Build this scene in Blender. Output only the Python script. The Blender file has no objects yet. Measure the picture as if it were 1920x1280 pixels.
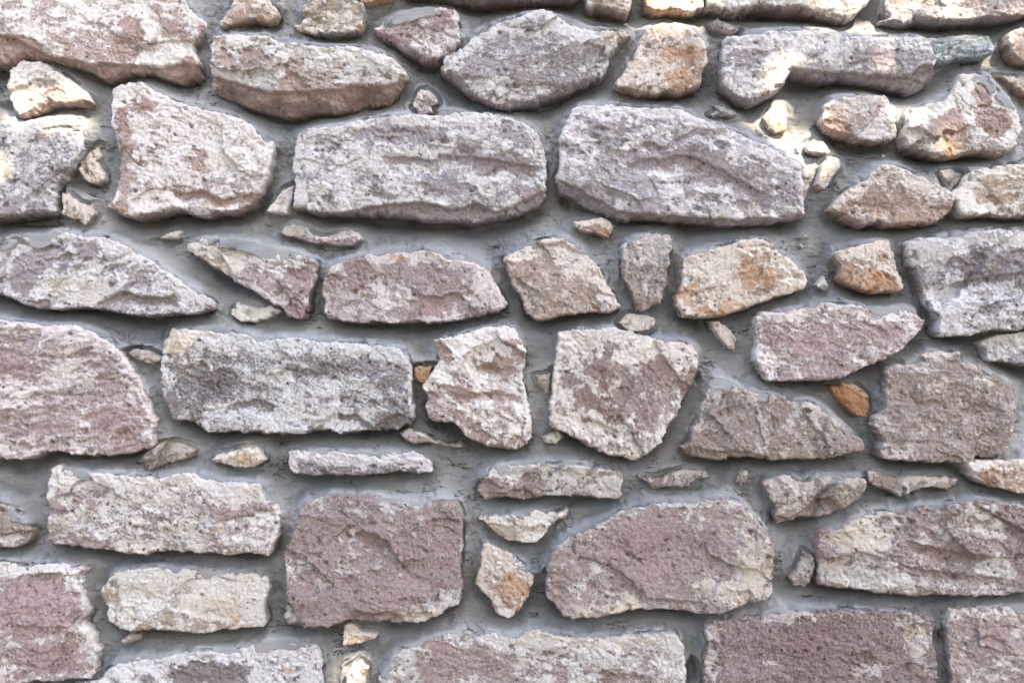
import bpy, math, random
import numpy as np
from math import radians as R

# ------------------------------------------------------------------ camera
S = bpy.context.scene
CX, CZ = 960.0, 640.0            # photo centre; 1 photo pixel is 1 mm on the wall
WZ = 1.55                        # height of the picture centre above the ground
cam_d = bpy.data.cameras.new('camera'); cam = bpy.data.objects.new('camera', cam_d)
S.collection.objects.link(cam); S.camera = cam
CAM_Y = -2.70
cam.location = (0, CAM_Y, WZ); cam.rotation_euler = (R(90), 0, 0)
cam_d.sensor_width = 36.0
cam_d.lens = 36.0 * 2.70 / 1.92
cam_d.clip_start = 0.05; cam_d.clip_end = 1000

# ------------------------------------------------------------------ light
SUN_EL, SUN_AZ = R(40), R(26)     # azimuth measured from straight out of the wall towards the right
SUN = np.array([math.cos(SUN_EL)*math.sin(SUN_AZ), -math.cos(SUN_EL)*math.cos(SUN_AZ), math.sin(SUN_EL)])
W = bpy.data.worlds.new('World'); S.world = W; W.use_nodes = True
wn = W.node_tree; bg = wn.nodes['Background']
sky = wn.nodes.new('ShaderNodeTexSky'); sky.sky_type = 'NISHITA'; sky.sun_disc = False
sky.sun_elevation = SUN_EL; sky.sun_rotation = math.pi - SUN_AZ
sky.air_density = 0.8; sky.dust_density = 3.0; sky.ozone_density = 0.6
hs = wn.nodes.new('ShaderNodeHueSaturation'); hs.inputs['Saturation'].default_value = 0.96
wn.links.new(sky.outputs[0], hs.inputs['Color']); wn.links.new(hs.outputs[0], bg.inputs[0])
bg.inputs[1].default_value = 0.13
sl = bpy.data.lights.new('sun', 'SUN'); sun = bpy.data.objects.new('sun', sl); S.collection.objects.link(sun)
sl.energy = 3.5; sl.angle = R(0.55); sl.color = (1.0, 0.83, 0.60)
from mathutils import Vector
sun.rotation_euler = Vector(SUN).to_track_quat('Z', 'Y').to_euler(); sun.location = (3, -5, 7)
S.view_settings.view_transform = 'Standard'; S.view_settings.look = 'None'
S.view_settings.gamma = 1; S.view_settings.exposure = 2.95
S.render.engine = 'CYCLES'
S.cycles.max_bounces = 5; S.cycles.diffuse_bounces = 4
S.cycles.use_denoising = True; S.cycles.denoising_prefilter = 'ACCURATE'; S.cycles.denoiser = 'OPENIMAGEDENOISE'; S.cycles.denoising_input_passes = 'RGB_ALBEDO_NORMAL'

# ------------------------------------------------------------------ noise in numpy
def _h(ix, iy, seed):
    h = (ix.astype(np.int64)*374761393 + iy.astype(np.int64)*668265263 + seed*1442695041) & 0xffffffff
    h = ((h ^ (h >> 13)) * 1274126177) & 0xffffffff
    h = ((h ^ (h >> 15)) * 2246822519) & 0xffffffff
    return ((h ^ (h >> 16)) & 0xffffff) / float(0xffffff)
def perlin(x, y, seed=0):
    x0 = np.floor(x); y0 = np.floor(y); fx = x-x0; fy = y-y0
    u = fx*fx*fx*(fx*(fx*6-15)+10); v = fy*fy*fy*(fy*(fy*6-15)+10)
    def g(dx, dy):
        a = _h(x0+dx, y0+dy, seed)*2*np.pi
        return np.cos(a)*(fx-dx) + np.sin(a)*(fy-dy)
    return ((g(0,0)*(1-u)+g(1,0)*u)*(1-v) + (g(0,1)*(1-u)+g(1,1)*u)*v)*1.5
def fbm(x, y, s, octs, seed, rough=0.5):
    t = 0; a = 1; n = 0
    for o in range(octs):
        t = t + a*perlin(x/s, y/s, seed+o*17); n += a; a *= rough; s *= 0.5
    return t/n
def cells(x, y, s, seed):
    """facet pattern: each cell a tilted plane; returns (height -1..1, cell random 0..1)"""
    x = x/s; y = y/s; ix = np.floor(x); iy = np.floor(y)
    best = np.full(x.shape, 9e9); hh = np.zeros(x.shape); rr = np.zeros(x.shape)
    for dx in (-1, 0, 1):
        for dy in (-1, 0, 1):
            cx = ix+dx; cy = iy+dy
            px = cx+_h(cx, cy, seed); py = cy+_h(cx, cy, seed+1)
            d = (x-px)**2+(y-py)**2
            a = _h(cx, cy, seed+2)*6.283; k = _h(cx, cy, seed+3)
            hgt = (np.cos(a)*(x-px)+np.sin(a)*(y-py))*0.9 + (k-0.5)*0.7
            m = d < best
            best = np.where(m, d, best); hh = np.where(m, hgt, hh); rr = np.where(m, k, rr)
    return hh, rr
def vesicles(x, y, s, seed, prob, r0, r1):
    """scattered round pits: 0..1 depth"""
    x = x/s; y = y/s; ix = np.floor(x); iy = np.floor(y); out = np.zeros(x.shape)
    for dx in (-1, 0, 1):
        for dy in (-1, 0, 1):
            cx = ix+dx; cy = iy+dy
            px = cx+_h(cx, cy, seed); py = cy+_h(cx, cy, seed+1); g = _h(cx, cy, seed+2) < prob
            rr = (r0+(r1-r0)*_h(cx, cy, seed+3)**3)/s
            d = np.sqrt((x-px)**2+((y-py)*1.25)**2)/rr
            out = np.maximum(out, np.where(g, 1-sstep(.45, 1.15, d), 0))
    return out
def sstep(a, b, x):
    t = np.clip((x-a)/(b-a), 0, 1); return t*t*(3-2*t)
def blur(a, sig):
    r = int(sig*3)+1; k = np.exp(-0.5*(np.arange(-r, r+1)/sig)**2); k /= k.sum()
    p = np.pad(a, ((r, r), (0, 0)), mode='edge')
    b = sum(k[i]*p[i:i+a.shape[0], :] for i in range(2*r+1))
    p = np.pad(b, ((0, 0), (r, r)), mode='edge')
    return sum(k[i]*p[:, i:i+a.shape[1]] for i in range(2*r+1))

# ------------------------------------------------------------------ traced outlines
TILE = dict(z=(0,0,1), a=(0,0), b=(400,0), c=(800,0), d=(1100,0), e=(1420,0), f=(0,340), g=(360,340), h=(760,340), i=(1100,340),
            j=(1420,340), k=(0,620), l=(360,620), m=(760,620), n=(1100,620), o=(1420,620), p=(0,880), q=(360,880), r=(760,880),
            s=(1100,880), t=(1420,880))
def pts(s):
    out = []; t = TILE['z']
    for w in s.split():
        if w in TILE: t = TILE[w]; continue
        X, Y = map(float, w.split(',')); k = t[2] if len(t) > 2 else 3.2
        out.append((t[0]+X/k, t[1]+Y/k))
    return np.array(out)
def sdf(poly, X, Y):
    """signed distance, positive inside; also the unit vector to the nearest edge point"""
    d2 = np.full(X.shape, 1e18); nx = np.zeros(X.shape); ny = np.zeros(X.shape); ins = np.zeros(X.shape, bool)
    n = len(poly)
    for q in range(n):
        ax, ay = poly[q]; bx, by = poly[(q+1) % n]
        ex, ey = bx-ax, by-ay; L = ex*ex+ey*ey+1e-9
        t = np.clip(((X-ax)*ex+(Y-ay)*ey)/L, 0, 1)
        dx = ax+t*ex-X; dy = ay+t*ey-Y; d = dx*dx+dy*dy
        m = d < d2; d2 = np.where(m, d, d2); nx = np.where(m, dx, nx); ny = np.where(m, dy, ny)
        c = (ay > Y) != (by > Y)
        if ey != 0: ins ^= c & (X < ex*(Y-ay)/ey+ax)
    dd = np.sqrt(d2); sg = np.where(ins, 1.0, -1.0)
    return dd*sg, nx/(dd+1e-6)*sg, ny/(dd+1e-6)*sg
def soften(poly):
    """round the traced corners a little (one pass of corner cutting at 18 %)"""
    a = poly; b = np.roll(poly, -1, 0)
    return np.stack([a*0.84+b*0.16, a*0.16+b*0.84], 1).reshape(-1, 2)

# look of a stone: base (bare rock), patina (lime bloom), patina amount, rust, cream, dark
LOOK = {
 'white':  ((.43,.335,.315), (.79,.755,.74), .64, .00, .20, .50),
 'map':    ((.34,.265,.26), (.80,.765,.72), .60, .00, .45, .15),
 'grey':   ((.26,.235,.25), (.70,.69,.70), .60, .00, .12, .80),
 'lav':    ((.365,.33,.36), (.73,.71,.735), .58, .00, .18, .40),
 'pink':   ((.41,.325,.33), (.75,.70,.70), .56, .00, .14, .30),
 'mauve':  ((.335,.266,.266), (.64,.60,.59), .48, .00, .16, .18),
 'plum':   ((.235,.186,.188), (.53,.485,.485), .34, .00, .10, .20),
 'brown':  ((.34,.285,.265), (.65,.605,.58), .46, .00, .20, .20),
 'tan':    ((.42,.33,.285), (.75,.69,.645), .60, .14, .25, .12),
 'cream':  ((.46,.38,.31), (.79,.75,.70), .64, .08, .35, .35),
 'orange': ((.46,.335,.265), (.77,.71,.67), .58, .60, .18, .25),
 'rust':   ((.42,.23,.13), (.62,.46,.34), .32, .85, .10, .06),
 'slate':  ((.34,.41,.45), (.60,.67,.70), .55, .00, .05, .10),
}
# name, label, look, protrusion mm, bottom bevel mm, texture angle deg, outline
# optional dict: ledge = [(polyline, drop, width)], spots = [(tile, x, y, rx, ry, channel, strength)]
# channels: b bare rock, w patina, r rust, c cream, k dark
ST = []
def st(label, look, out, bev, ang, outline, name='stone', ledges=(), spots=(), rough=1.0, bed=1.0):
    ST.append(dict(label=label, look=look, out=out, bev=bev, ang=ang, poly=pts(outline), name=name, ledges=ledges, spots=spots, rough=rough, bed=bed))

st('largest whitish stone in the top left corner with pink patches', 'white', 40, 22, 15, "a -150,-220 1100,-220 1130,40 1200,110 1240,160 1215,220 1160,290 1200,380 1180,460 1060,490 980,470 880,430 760,440 640,475 600,470 540,420 400,390 290,365 200,355 130,350 80,385 0,390 -150,380",
   ledges=[("a -150,180 0,210 120,240 200,290 330,350 560,390 760,390 1000,400 1100,380 1200,400", 13, 999)],
   spots=[('a',800,190,80,90,'b',.9),('a',1030,190,60,30,'b',.6),('a',1150,390,70,50,'b',.9),('a',120,300,150,60,'b',.6)], rough=.8)
st('small wedge stone tucked under the big top left stone', 'white', 30, 22, -20, "a 130,360 230,368 300,400 420,470 520,560 560,620 500,640 400,625 300,635 200,680 100,712 85,660 45,570 50,480 60,420", spots=[('a',200,600,120,40,'c',.8)])
st('grey streaked stone at the left edge lit by a sun fleck', 'lav', 38, 16, -40, "a -150,790 0,785 150,745 280,720 380,705 450,705 490,760 520,880 470,960 400,1050 340,1130 325,1230 f 330,100 325,180 290,205 150,205 0,230 -150,240", spots=[('a',20,1000,60,100,'c',.8)])
st('small buff chip right of the left edge stone', 'cream', 20, 4, 60, "a 590,860 600,930 570,960 600,1000 630,1040 620,1080 570,1110 510,1080 450,1020 460,970 530,900", name='stone_chip')
st('pale jagged chip below the left edge stone', 'tan', 22, 6, 50, "f 370,60 420,80 470,125 530,140 560,130 570,190 530,230 500,272 460,235 400,205 370,195 360,120", name='stone_chip')
st('white pitted stone with an orange broken ledge along its foot', 'white', 42, 16, 10, "a 680,540 760,505 870,505 960,570 1060,620 1200,650 1400,700 1520,760 1600,860 b 375,850 360,960 330,1080 280,1170 f 1500,150 1400,195 1300,180 1230,215 1130,190 1030,165 930,200 860,210 780,230 700,190 650,165 a 680,1230 720,1120 740,960 700,850 675,720 680,620",
   ledges=[("f 1000,40 1130,70 1230,55 1340,105 1440,90 1600,50", 12, 30)], spots=[('a',750,700,60,70,'b',.9),('a',880,640,70,50,'b',.6),('f',1340,135,110,30,'r',1.0),('f',720,150,70,50,'b',.9),('a',1190,980,60,60,'b',.6),('a',760,950,50,250,'b',.7)], rough=.8)
st('small tan stone at the top edge left of centre', 'orange', 30, 10, 10, "b 40,140 90,60 130,0 140,-120 300,-120 340,0 390,80 360,130 310,125 230,115 150,140 70,175 40,165")
st('cream blocky stone at the top edge', 'cream', 30, 10, 0, "b 460,170 530,130 530,60 570,0 620,-120 800,-120 830,0 890,10 910,80 900,180 820,200 680,205 560,195", spots=[('b',870,160,25,25,'r',1)])
st('sliver of tan stone at the very top edge', 'orange', 28, 4, 0, "b 860,-100 1100,-100 1080,-10 980,10 910,25 880,5", name='stone_chip')
st('dark underside of a stone above the top edge', 'brown', 42, 22, 0, "b 1120,-220 1120,-40 1300,-12 1600,5 c 400,5 700,4 930,-10 950,-220")
st('small pink veined triangular stone near the top', 'pink', 34, 20, 40, "b 960,175 1040,120 1160,90 1280,55 1400,40 1450,50 1480,100 1470,170 1490,260 1440,320 1400,350 1330,375 1240,350 1150,310 1080,260 990,220", spots=[('b',1080,220,150,40,'b',1),('b',1380,110,70,50,'b',.7)])
st('long white stone with a broad brown broken underside', 'white', 44, 36, 8, "b 0,270 20,220 120,215 220,225 340,225 420,280 500,270 640,290 780,285 920,305 1060,345 1130,400 1170,450 1150,500 1090,570 1050,610 900,625 790,665 680,665 620,660 500,690 380,685 230,650 100,600 0,560 -10,430",
   ledges=[("b -50,440 160,500 300,550 430,565 640,550 760,545 860,510 960,540 1090,500 1200,470", 16, 999)], spots=[('b',450,620,500,55,'b',1),('b',900,560,200,50,'b',1),('b',60,250,60,35,'b',.8)])
st('lozenge shaped speckled stone with a tail at its right end', 'lav', 42, 20, -25, "c 110,400 100,370 200,300 320,210 430,150 560,110 640,70 690,65 750,90 830,140 930,185 1010,205 1120,190 1190,185 1220,230 1160,260 1150,310 1100,340 1090,400 1080,460 950,510 800,570 640,625 560,625 480,655 380,640 290,600 220,540 150,490 80,430", spots=[('c',1120,230,110,50,'c',.9),('c',400,180,200,50,'c',.5),('c',680,250,40,40,'k',.5)])
st('tiny white chip standing in the mortar under the lozenge stone', 'pink', 28, 4, 50, "b 1240,540 1280,530 1320,560 1350,610 1310,645 1320,680 1230,700 1220,660 1195,640 1200,600", name='stone_chip')
st('small stone cut by the top edge beside a rusty one', 'tan', 34, 10, 10, "c 950,-150 960,60 1060,45 1190,100 1230,60 1230,-150")
st('rusty yellow stone at the top edge in a sun fleck', 'orange', 32, 8, 10, "d 330,-150 340,40 400,80 500,60 600,85 700,50 710,0 700,-150", spots=[('d',600,40,80,40,'c',.7)])
st('cream stone with orange streaks right of the lozenge stone', 'orange', 40, 14, -25, "d 160,500 250,400 290,320 330,220 370,170 450,145 540,160 620,180 690,240 720,320 715,400 690,440 680,520 560,560 480,550 380,575 290,560 210,540", spots=[('d',560,330,120,60,'r',.8),('d',560,480,100,60,'r',.7),('d',320,400,60,60,'w',1),('d',450,180,80,40,'c',1)])
st('long pale stone along the top edge', 'white', 40, 14, 5, "d 710,-220 710,30 860,85 950,60 1020,35 1200,60 1400,75 1500,110 1570,130 e 640,40 680,-10 680,-220")
st('small dark chip under the long top edge stone', 'mauve', 24, 6, 20, "d 730,140 780,110 850,140 920,175 870,215 820,200 760,180", name='stone_chip')
st('long stone with a deep notch cut into its underside', 'lav', 46, 20, 5, "d 820,230 900,225 1020,215 1100,195 1200,200 1400,195 e 450,215 600,235 800,230 980,225 1030,270 1050,350 1055,480 960,555 860,530 700,500 560,480 400,470 250,455 d 1220,440 1180,520 1100,580 1000,620 920,605 850,560 800,520 800,430 810,330",
   ledges=[("e 220,430 400,425 560,440 720,450 900,460 950,410 1100,395", 16, 999)], spots=[('e',150,390,60,40,'r',.4),('e',700,350,150,60,'b',.7),('e',1000,470,80,60,'b',.9),('d',950,360,120,80,'b',.4)])
st('thin flake in the mortar over the large oval stone', 'grey', 18, 4, 20, "d 730,690 780,660 760,630 830,630 920,680 880,700 800,700", name='stone_chip')
st('small yellow footed chip above the big sun fleck', 'tan', 12, 6, 70, "d 1070,700 1130,615 1190,620 1210,680 1220,770 1160,790 1100,770 1080,730", name='stone_chip', spots=[('d',1180,760,60,30,'r',.9)])
st('small white brick shaped stone near the top right', 'white', 42, 12, 20, "e 400,640 430,590 560,590 740,580 780,620 815,680 835,820 780,850 640,850 560,825 430,790 380,740")
st('lumpy white and plum stone with orange foot near the right edge', 'white', 42, 16, 50, "e 885,715 920,655 985,640 1100,610 1160,540 1180,470 1230,445 1330,450 1390,480 1440,560 1520,620 1565,680 1575,800 1530,900 1440,940 1300,920 1150,955 1060,930 940,910 890,885 868,815", spots=[('e',1420,740,110,90,'b',1),('e',1130,770,90,80,'b',1),('e',1160,890,130,50,'r',.8),('e',1360,570,60,80,'b',.7)])
st('long stone cut by the top right corner', 'lav', 40, 12, 5, "e 745,-220 760,50 800,110 720,130 850,145 960,120 1100,130 1250,130 1380,110 1500,120 1780,70 1780,-220", spots=[('e',1200,100,150,35,'r',.4)])
st('thin blue green slate wedge', 'slate', 36, 12, -20, "e 1050,280 1120,265 1250,240 1340,225 1400,220 1415,330 1300,350 1200,360 1090,395 1060,360", bed=2.0)
st('orange stone cut by the right edge near the top', 'orange', 36, 8, 10, "e 1500,200 1560,170 1800,150 1800,370 1600,380 1530,330 1500,260")
st('flat tan chip cut by the right edge', 'orange', 24, 6, 20, "e 1440,450 1540,460 1800,430 1800,560 1600,550 1530,510", name='stone_chip')
st('sunlit wedge chip at the centre of the big sun fleck', 'tan', 26, 6, 20, "e 290,870 340,835 400,850 440,900 430,925 360,920 310,905", name='stone_chip')
st('upright chip just below the big sun fleck', 'orange', 34, 6, -50, "e 430,940 490,960 490,1010 440,1080 400,1140 350,1110 370,1040 390,990", name='stone_chip')
st('wide rectangular lavender stone with a brown broken lower right', 'lav', 46, 16, 8, "b 515,800 600,780 760,770 860,735 1000,715 1150,700 1400,700 c 0,700 200,680 400,690 500,705 600,750 650,800 700,880 720,940 715,1100 720,1200 h 840,100 800,150 700,190 560,225 400,250 250,240 100,235 0,215 g 1100,200 980,205 850,200 720,190 620,160 b 490,1240 500,1130 490,1020 500,900",
   ledges=[("b 1000,950 1130,940 1350,925 c 60,960 250,940 400,960 560,990 720,1000", 7, 45), ("b 480,1270 700,1290 900,1250 1050,1230 c 0,1210 150,1260 300,1220 420,1270 600,1200 700,1140 800,1100", 16, 999)],
   spots=[('c',120,1110,130,70,'k',.4),('c',120,1120,130,80,'b',1),('c',450,990,200,60,'b',.9),('c',620,1170,90,40,'b',1),('b',1100,810,300,50,'b',.6)])
st('largest lavender stone right of centre with a rounded top right', 'lav', 46, 22, 22, "d 0,640 150,645 350,655 500,655 620,690 800,760 950,830 1100,900 1200,960 1280,1000 1290,1130 i 1285,140 1300,220 1200,235 1050,260 880,265 700,250 450,230 250,225 150,215 h 1200,205 1050,130 930,60 c 770,1100 770,1060 800,960 790,850 820,760 870,650",
   ledges=[("d 200,1000 330,960 420,960 600,930 720,980 850,1050 1000,1130 1100,1180", 8, 40), ("c 760,1060 950,1150 d 0,1170 180,1260 i 250,185 430,200 700,220 1290,240", 16, 999), ("d 280,830 450,880 650,770 900,800", 5, 30)],
   spots=[('d',560,960,300,60,'b',.9),('d',800,1060,200,60,'b',.8),('d',30,1180,130,60,'b',1),('i',1050,190,300,40,'c',.6)])
st('oval cream and tan stone with dark patches right of the large lavender one', 'tan', 42, 16, 12, "e 640,1080 700,1000 780,985 880,1020 1000,1080 1130,1140 1160,1180 j 1160,90 1155,170 1130,210 1050,265 950,265 850,265 770,275 720,250 620,270 560,240 470,190 430,160 470,100 560,40", spots=[('j',760,120,220,60,'b',.9),('j',780,230,80,50,'r',.6)])
st('small smooth pinkish triangle between two tan stones', 'mauve', 22, 4, 30, "e 1090,1020 1180,1010 1240,1045 1200,1110 1165,1155 1130,1110", name='stone_chip', rough=.4)
st('cream stone cut by the right edge under the lumpy plum one', 'cream', 40, 12, 10, "e 1240,1040 1350,1010 1500,990 1800,970 j 1800,215 1500,215 1350,205 1230,220 1200,190 1190,130 1160,80 e 1165,1150 1210,1110", spots=[('j',1380,90,60,40,'b',.6),('j',1480,110,60,40,'b',.6)])
st('long pointed stone cut by the left edge with pink upper half', 'lav', 42, 12, -20, "f -150,380 0,375 120,340 200,340 240,360 330,320 400,305 480,330 600,340 700,345 770,400 870,450 970,520 1080,590 1200,670 1290,735 1280,765 1180,790 1060,800 920,815 800,805 650,775 480,760 340,765 220,770 100,710 0,670 -150,640",
   ledges=[("f 560,750 640,700 760,650 860,690 940,690 1040,690 1120,770", 8, 40)], spots=[('f',550,400,100,60,'b',.9),('f',260,440,130,100,'b',.6),('f',1050,600,110,50,'k',.5),('f',680,500,130,70,'k',.4),('f',500,650,250,80,'c',.6),('f',140,600,100,80,'b',.7)])
st('pink tapering stone slanting down to the right', 'pink', 38, 8, 35, "g -10,370 100,345 200,350 350,380 450,420 620,425 760,480 765,540 740,620 700,680 690,780 680,825 630,825 560,780 460,720 380,660 260,600 140,520 20,440 -20,420", spots=[('g',200,480,150,80,'c',.8),('g',600,780,100,40,'b',.9)])
st('white speckled chip below the slanting pink stone', 'cream', 20, 4, 10, "g 260,730 330,740 420,755 480,740 540,780 450,830 380,840 290,840 225,800", name='stone_chip')
st('thin white sliver over the long pointed left stone', 'white', 24, 4, -20, "f 950,335 1060,290 1085,300 1060,335 1000,345", name='stone_chip')
st('upright chip squeezed against the wide rectangular stone', 'white', 30, 5, -60, "g 620,15 600,100 570,195 460,190 440,180 500,110 540,50", name='stone_chip')
st('flat curved chip under the wide rectangular stone', 'pink', 26, 6, 10, "g 520,300 540,260 610,245 680,270 720,320 820,335 900,295 1000,300 1020,340 970,380 850,385 740,375 640,345 560,330", name='stone_chip', spots=[('g',620,300,60,50,'c',.8)])
st('broad pinkish stone with a hollow in its top edge', 'pink', 42, 10, 25, "g 780,640 800,580 840,500 960,465 1050,445 1120,450 1200,425 1330,430 1400,415 1500,440 h 260,480 330,470 420,480 490,530 540,600 600,700 610,750 560,780 450,810 300,840 150,850 0,840 g 1270,845 1100,850 950,845 830,830 800,790 790,720", spots=[('g',1230,470,60,30,'r',.8),('g',1420,770,120,50,'b',1),('g',1450,450,140,40,'c',.7),('g',1000,510,80,60,'b',.7)])
st('tan speckled five sided stone at the centre', 'tan', 42, 10, 20, "h 580,460 650,430 800,350 920,340 990,370 1060,420 1140,490 1190,580 1250,680 1295,760 1240,785 1100,790 950,805 850,835 780,835 720,790 700,700 640,620 610,530", spots=[('h',720,570,80,60,'b',1),('h',1060,650,110,60,'b',.6)])
st('upright wedge stone narrowing downward right of the five sided one', 'brown', 40, 10, 80, "i 200,380 300,340 400,310 480,315 520,360 495,430 480,560 460,650 450,740 380,750 330,800 290,760 270,680 220,590 210,480", spots=[('i',350,730,90,50,'b',1),('i',380,420,120,80,'w',.4)])
st('crumbly tan chip under the upright wedge stone', 'tan', 28, 6, 0, "i 190,850 230,800 280,790 360,800 410,820 415,860 370,900 260,900", name='stone_chip')
st('white stone flecked with bright orange rust', 'orange', 42, 14, -10, "i 570,460 700,425 850,380 950,350 1050,345 1120,370 1160,440 1250,490 1300,560 1320,620 1270,660 1150,690 1060,720 960,760 850,800 700,825 600,820 540,760 530,690 570,610 570,530", spots=[('i',600,660,60,60,'r',1),('i',960,560,60,110,'r',.8),('i',1100,590,70,60,'r',.7),('i',800,770,200,40,'r',.6),('i',740,520,140,70,'w',1),('i',1200,600,100,80,'w',.9)])
st('small chip with an amber face under the large lavender stone', 'tan', 26, 6, 20, "h 1010,235 1100,230 1170,210 1230,240 1250,290 1220,340 1150,310 1050,300 1020,270", name='stone_chip', spots=[('h',1190,295,60,30,'r',.9)])
st('small ochre brown block below the oval tan stone', 'orange', 40, 12, 30, "j 440,430 530,400 650,380 720,350 780,350 810,420 820,500 860,590 860,650 780,670 680,665 580,640 490,590 500,520 460,470", spots=[('j',640,590,180,60,'r',.8),('j',740,620,100,40,'b',1)])
st('tiny grey chip right of the rust flecked stone', 'grey', 22, 4, 60, "j 350,620 400,560 430,620 410,660 370,650", name='stone_chip')
st('large layered stone cut by the right edge with a long crack', 'lav', 46, 10, -8, "j 860,370 960,340 1100,340 1220,330 1300,300 1450,295 1800,300 1800,870 1550,895 1380,900 1280,920 1150,940 1080,930 1060,880 1080,830 1030,760 980,680 960,600 920,520 890,430",
   ledges=[("j 1000,625 1100,628 1200,600 1400,560 1600,540 1800,530", 11, 60), ("j 1200,560 1400,530 1500,420 1800,380", 7, 40)], spots=[('j',1400,490,250,70,'b',1),('j',1060,450,100,80,'w',.8),('j',1150,720,140,100,'w',.8),('j',960,600,60,100,'b',.5)], bed=1.6)
st('pinkish mauve stone pointed at its right end and finely pitted', 'pink', 44, 10, 20, "i 1000,830 1040,780 1150,790 1300,760 1450,735 j 550,740 640,760 700,790 800,775 920,775 1000,830 980,890 900,970 820,1040 700,1090 560,1150 450,1190 300,1200 180,1195 100,1200 i 1080,1190 1040,1130 1000,1060 1010,960", spots=[('j',760,910,90,60,'b',.7),('j',740,1060,50,30,'b',1)], bed=1.3)
st('pale wedge cut by the right edge beneath the layered stone', 'lav', 36, 8, 30, "j 1340,970 1400,920 1550,910 1800,860 1800,1110 1550,1100 1450,1075 1370,1080 1370,1020")
st('squarish brown grey stone with a stepped top near the right edge', 'brown', 44, 10, 10, "o 750,240 800,200 900,200 1000,190 960,145 1040,120 1130,130 1200,120 1210,190 1290,200 1340,260 1450,260 1520,300 1545,350 1530,480 1520,600 1500,740 1400,750 1300,760 1250,800 1130,780 1040,790 900,775 720,765 715,700 740,660 690,590 680,510 740,490 750,400 760,330", spots=[('o',1080,150,110,30,'c',.8),('o',800,740,80,50,'w',.5),('o',1010,320,40,20,'c',.8)])
st('cream and orange stone cut by the right edge below the brown grey one', 'orange', 36, 8, 10, "o 1240,800 1310,765 1480,770 1600,755 1800,755 1800,980 1540,970 1440,940 1320,900 1270,850", spots=[('o',1280,810,50,50,'w',1)])
st('small vivid orange stone beside the brown grey one', 'rust', 30, 6, 20, "o 440,330 560,310 620,340 670,390 675,480 660,520 590,510 530,460 480,400", name='stone_chip')
st('slanting tan chip under the rust flecked stone', 'tan', 24, 6, 50, "i 740,840 800,830 860,890 900,950 890,1010 850,1000 790,930", name='stone_chip')
st('big pinkish stone at the left edge with fine slanting ridges', 'pink', 46, 8, -12, "f -150,830 0,835 100,850 200,850 320,870 430,855 540,890 640,940 710,1000 750,1060 800,1120 850,1210 k 900,420 950,530 920,620 940,690 880,710 770,735 600,750 450,745 400,720 270,725 200,765 100,775 0,765 -150,760", spots=[('k',60,230,120,60,'b',.7),('k',650,500,110,60,'b',.8),('k',400,590,120,40,'b',.6),('k',140,330,120,30,'c',.4)], bed=1.8)
st('brick red shard wedged left of the long lichen stone', 'mauve', 24, 6, 10, "k 750,130 800,110 900,120 970,160 960,190 900,200 820,180", name='stone_chip', spots=[('k',860,150,90,30,'r',.5)])
st('long grey stone blackened with lichen and pale at its top left corner', 'grey', 46, 12, 15, "k 985,100 1020,10 f 1050,885 1180,890 g 180,905 340,915 400,960 500,945 650,935 780,960 950,970 1100,985 1240,990 1300,1050 1325,1120 l 1330,330 1330,470 1340,550 1200,600 1050,595 920,615 850,600 740,600 650,615 500,620 400,605 200,605 110,610 0,535 k 1050,550 1020,480 990,400 970,270",
   ledges=[("l 700,560 800,520 880,490 1000,500 1100,570 1200,500 1330,470", 9, 40), ("l 180,470 280,420 420,400 560,460", 6, 35)], spots=[('k',1080,60,80,100,'c',1),('k',1250,330,200,130,'k',.55),('k',1250,330,200,130,'b',.4),('l',900,250,300,120,'k',.5),('l',430,170,180,70,'k',.7),('l',1080,420,120,60,'k',.7),('l',1230,540,110,40,'b',1),('l',700,540,300,60,'w',.7),('k',1050,440,50,80,'b',.7),('l',150,330,150,90,'k',.5)])
st('white and pink upright block left of the map patterned stone', 'white', 44, 12, 30, "h 170,940 300,925 400,905 490,870 600,860 660,880 690,950 720,1020 m 720,140 700,280 730,400 750,500 755,650 720,690 640,715 500,700 380,650 340,580 280,540 200,550 140,520 120,450 130,400 100,340 170,220 210,180 170,50",
   ledges=[("m 240,330 320,385 420,360 560,370 700,390", 5, 25), ("m 380,190 480,200 600,215 700,215", 6, 25)], spots=[('m',240,110,50,80,'b',.8),('m',540,190,110,30,'b',.9),('m',430,640,70,50,'b',1),('m',330,370,60,50,'b',.8),('m',680,110,50,90,'b',.6),('m',130,330,40,40,'r',.3)])
st('tiny bright orange pebble between two large stones', 'rust', 34, 6, 20, "l 1325,220 1450,205 1430,260 1415,320 1370,320 1330,280", name='stone_chip', rough=.5)
st('white stone mottled with brown like a map and narrowing downward', 'map', 46, 14, 70, "h 920,900 1050,890 1180,880 i 190,880 280,910 360,940 450,960 560,965 650,1000 670,1080 n 640,290 600,370 550,470 500,560 450,640 400,700 350,750 280,780 m 1360,775 1200,735 1100,700 1020,650 950,600 865,590 860,450 880,350 890,200 910,60",
   ledges=[("m 1000,530 1100,510 1200,560 1300,610", 10, 22)], spots=[('m',1220,130,60,50,'b',.5),('m',1000,80,200,60,'w',.6),('m',1050,560,200,60,'w',.6),('n',300,150,150,60,'w',.5),('m',1150,240,80,60,'b',.9),('m',1490,240,90,80,'b',1.2),('m',1330,350,80,60,'b',.8),('m',1090,400,80,60,'b',.8),('m',1180,480,90,50,'b',.6),('m',980,300,60,50,'b',.6),('m',1150,580,110,30,'c',.8),('m',1330,740,120,40,'r',.35),('n',600,300,60,80,'b',.8),('m',1450,480,80,60,'b',.6)])
st('thin chip leaning on the map patterned stone', 'tan', 26, 4, 70, "m 780,270 850,260 880,240 860,370 840,380 800,320", name='stone_chip')
st('buff crumb at the lower left corner of the map patterned stone', 'cream', 22, 4, 10, "m 825,640 920,600 950,640 900,680 840,670", name='stone_chip')
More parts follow.
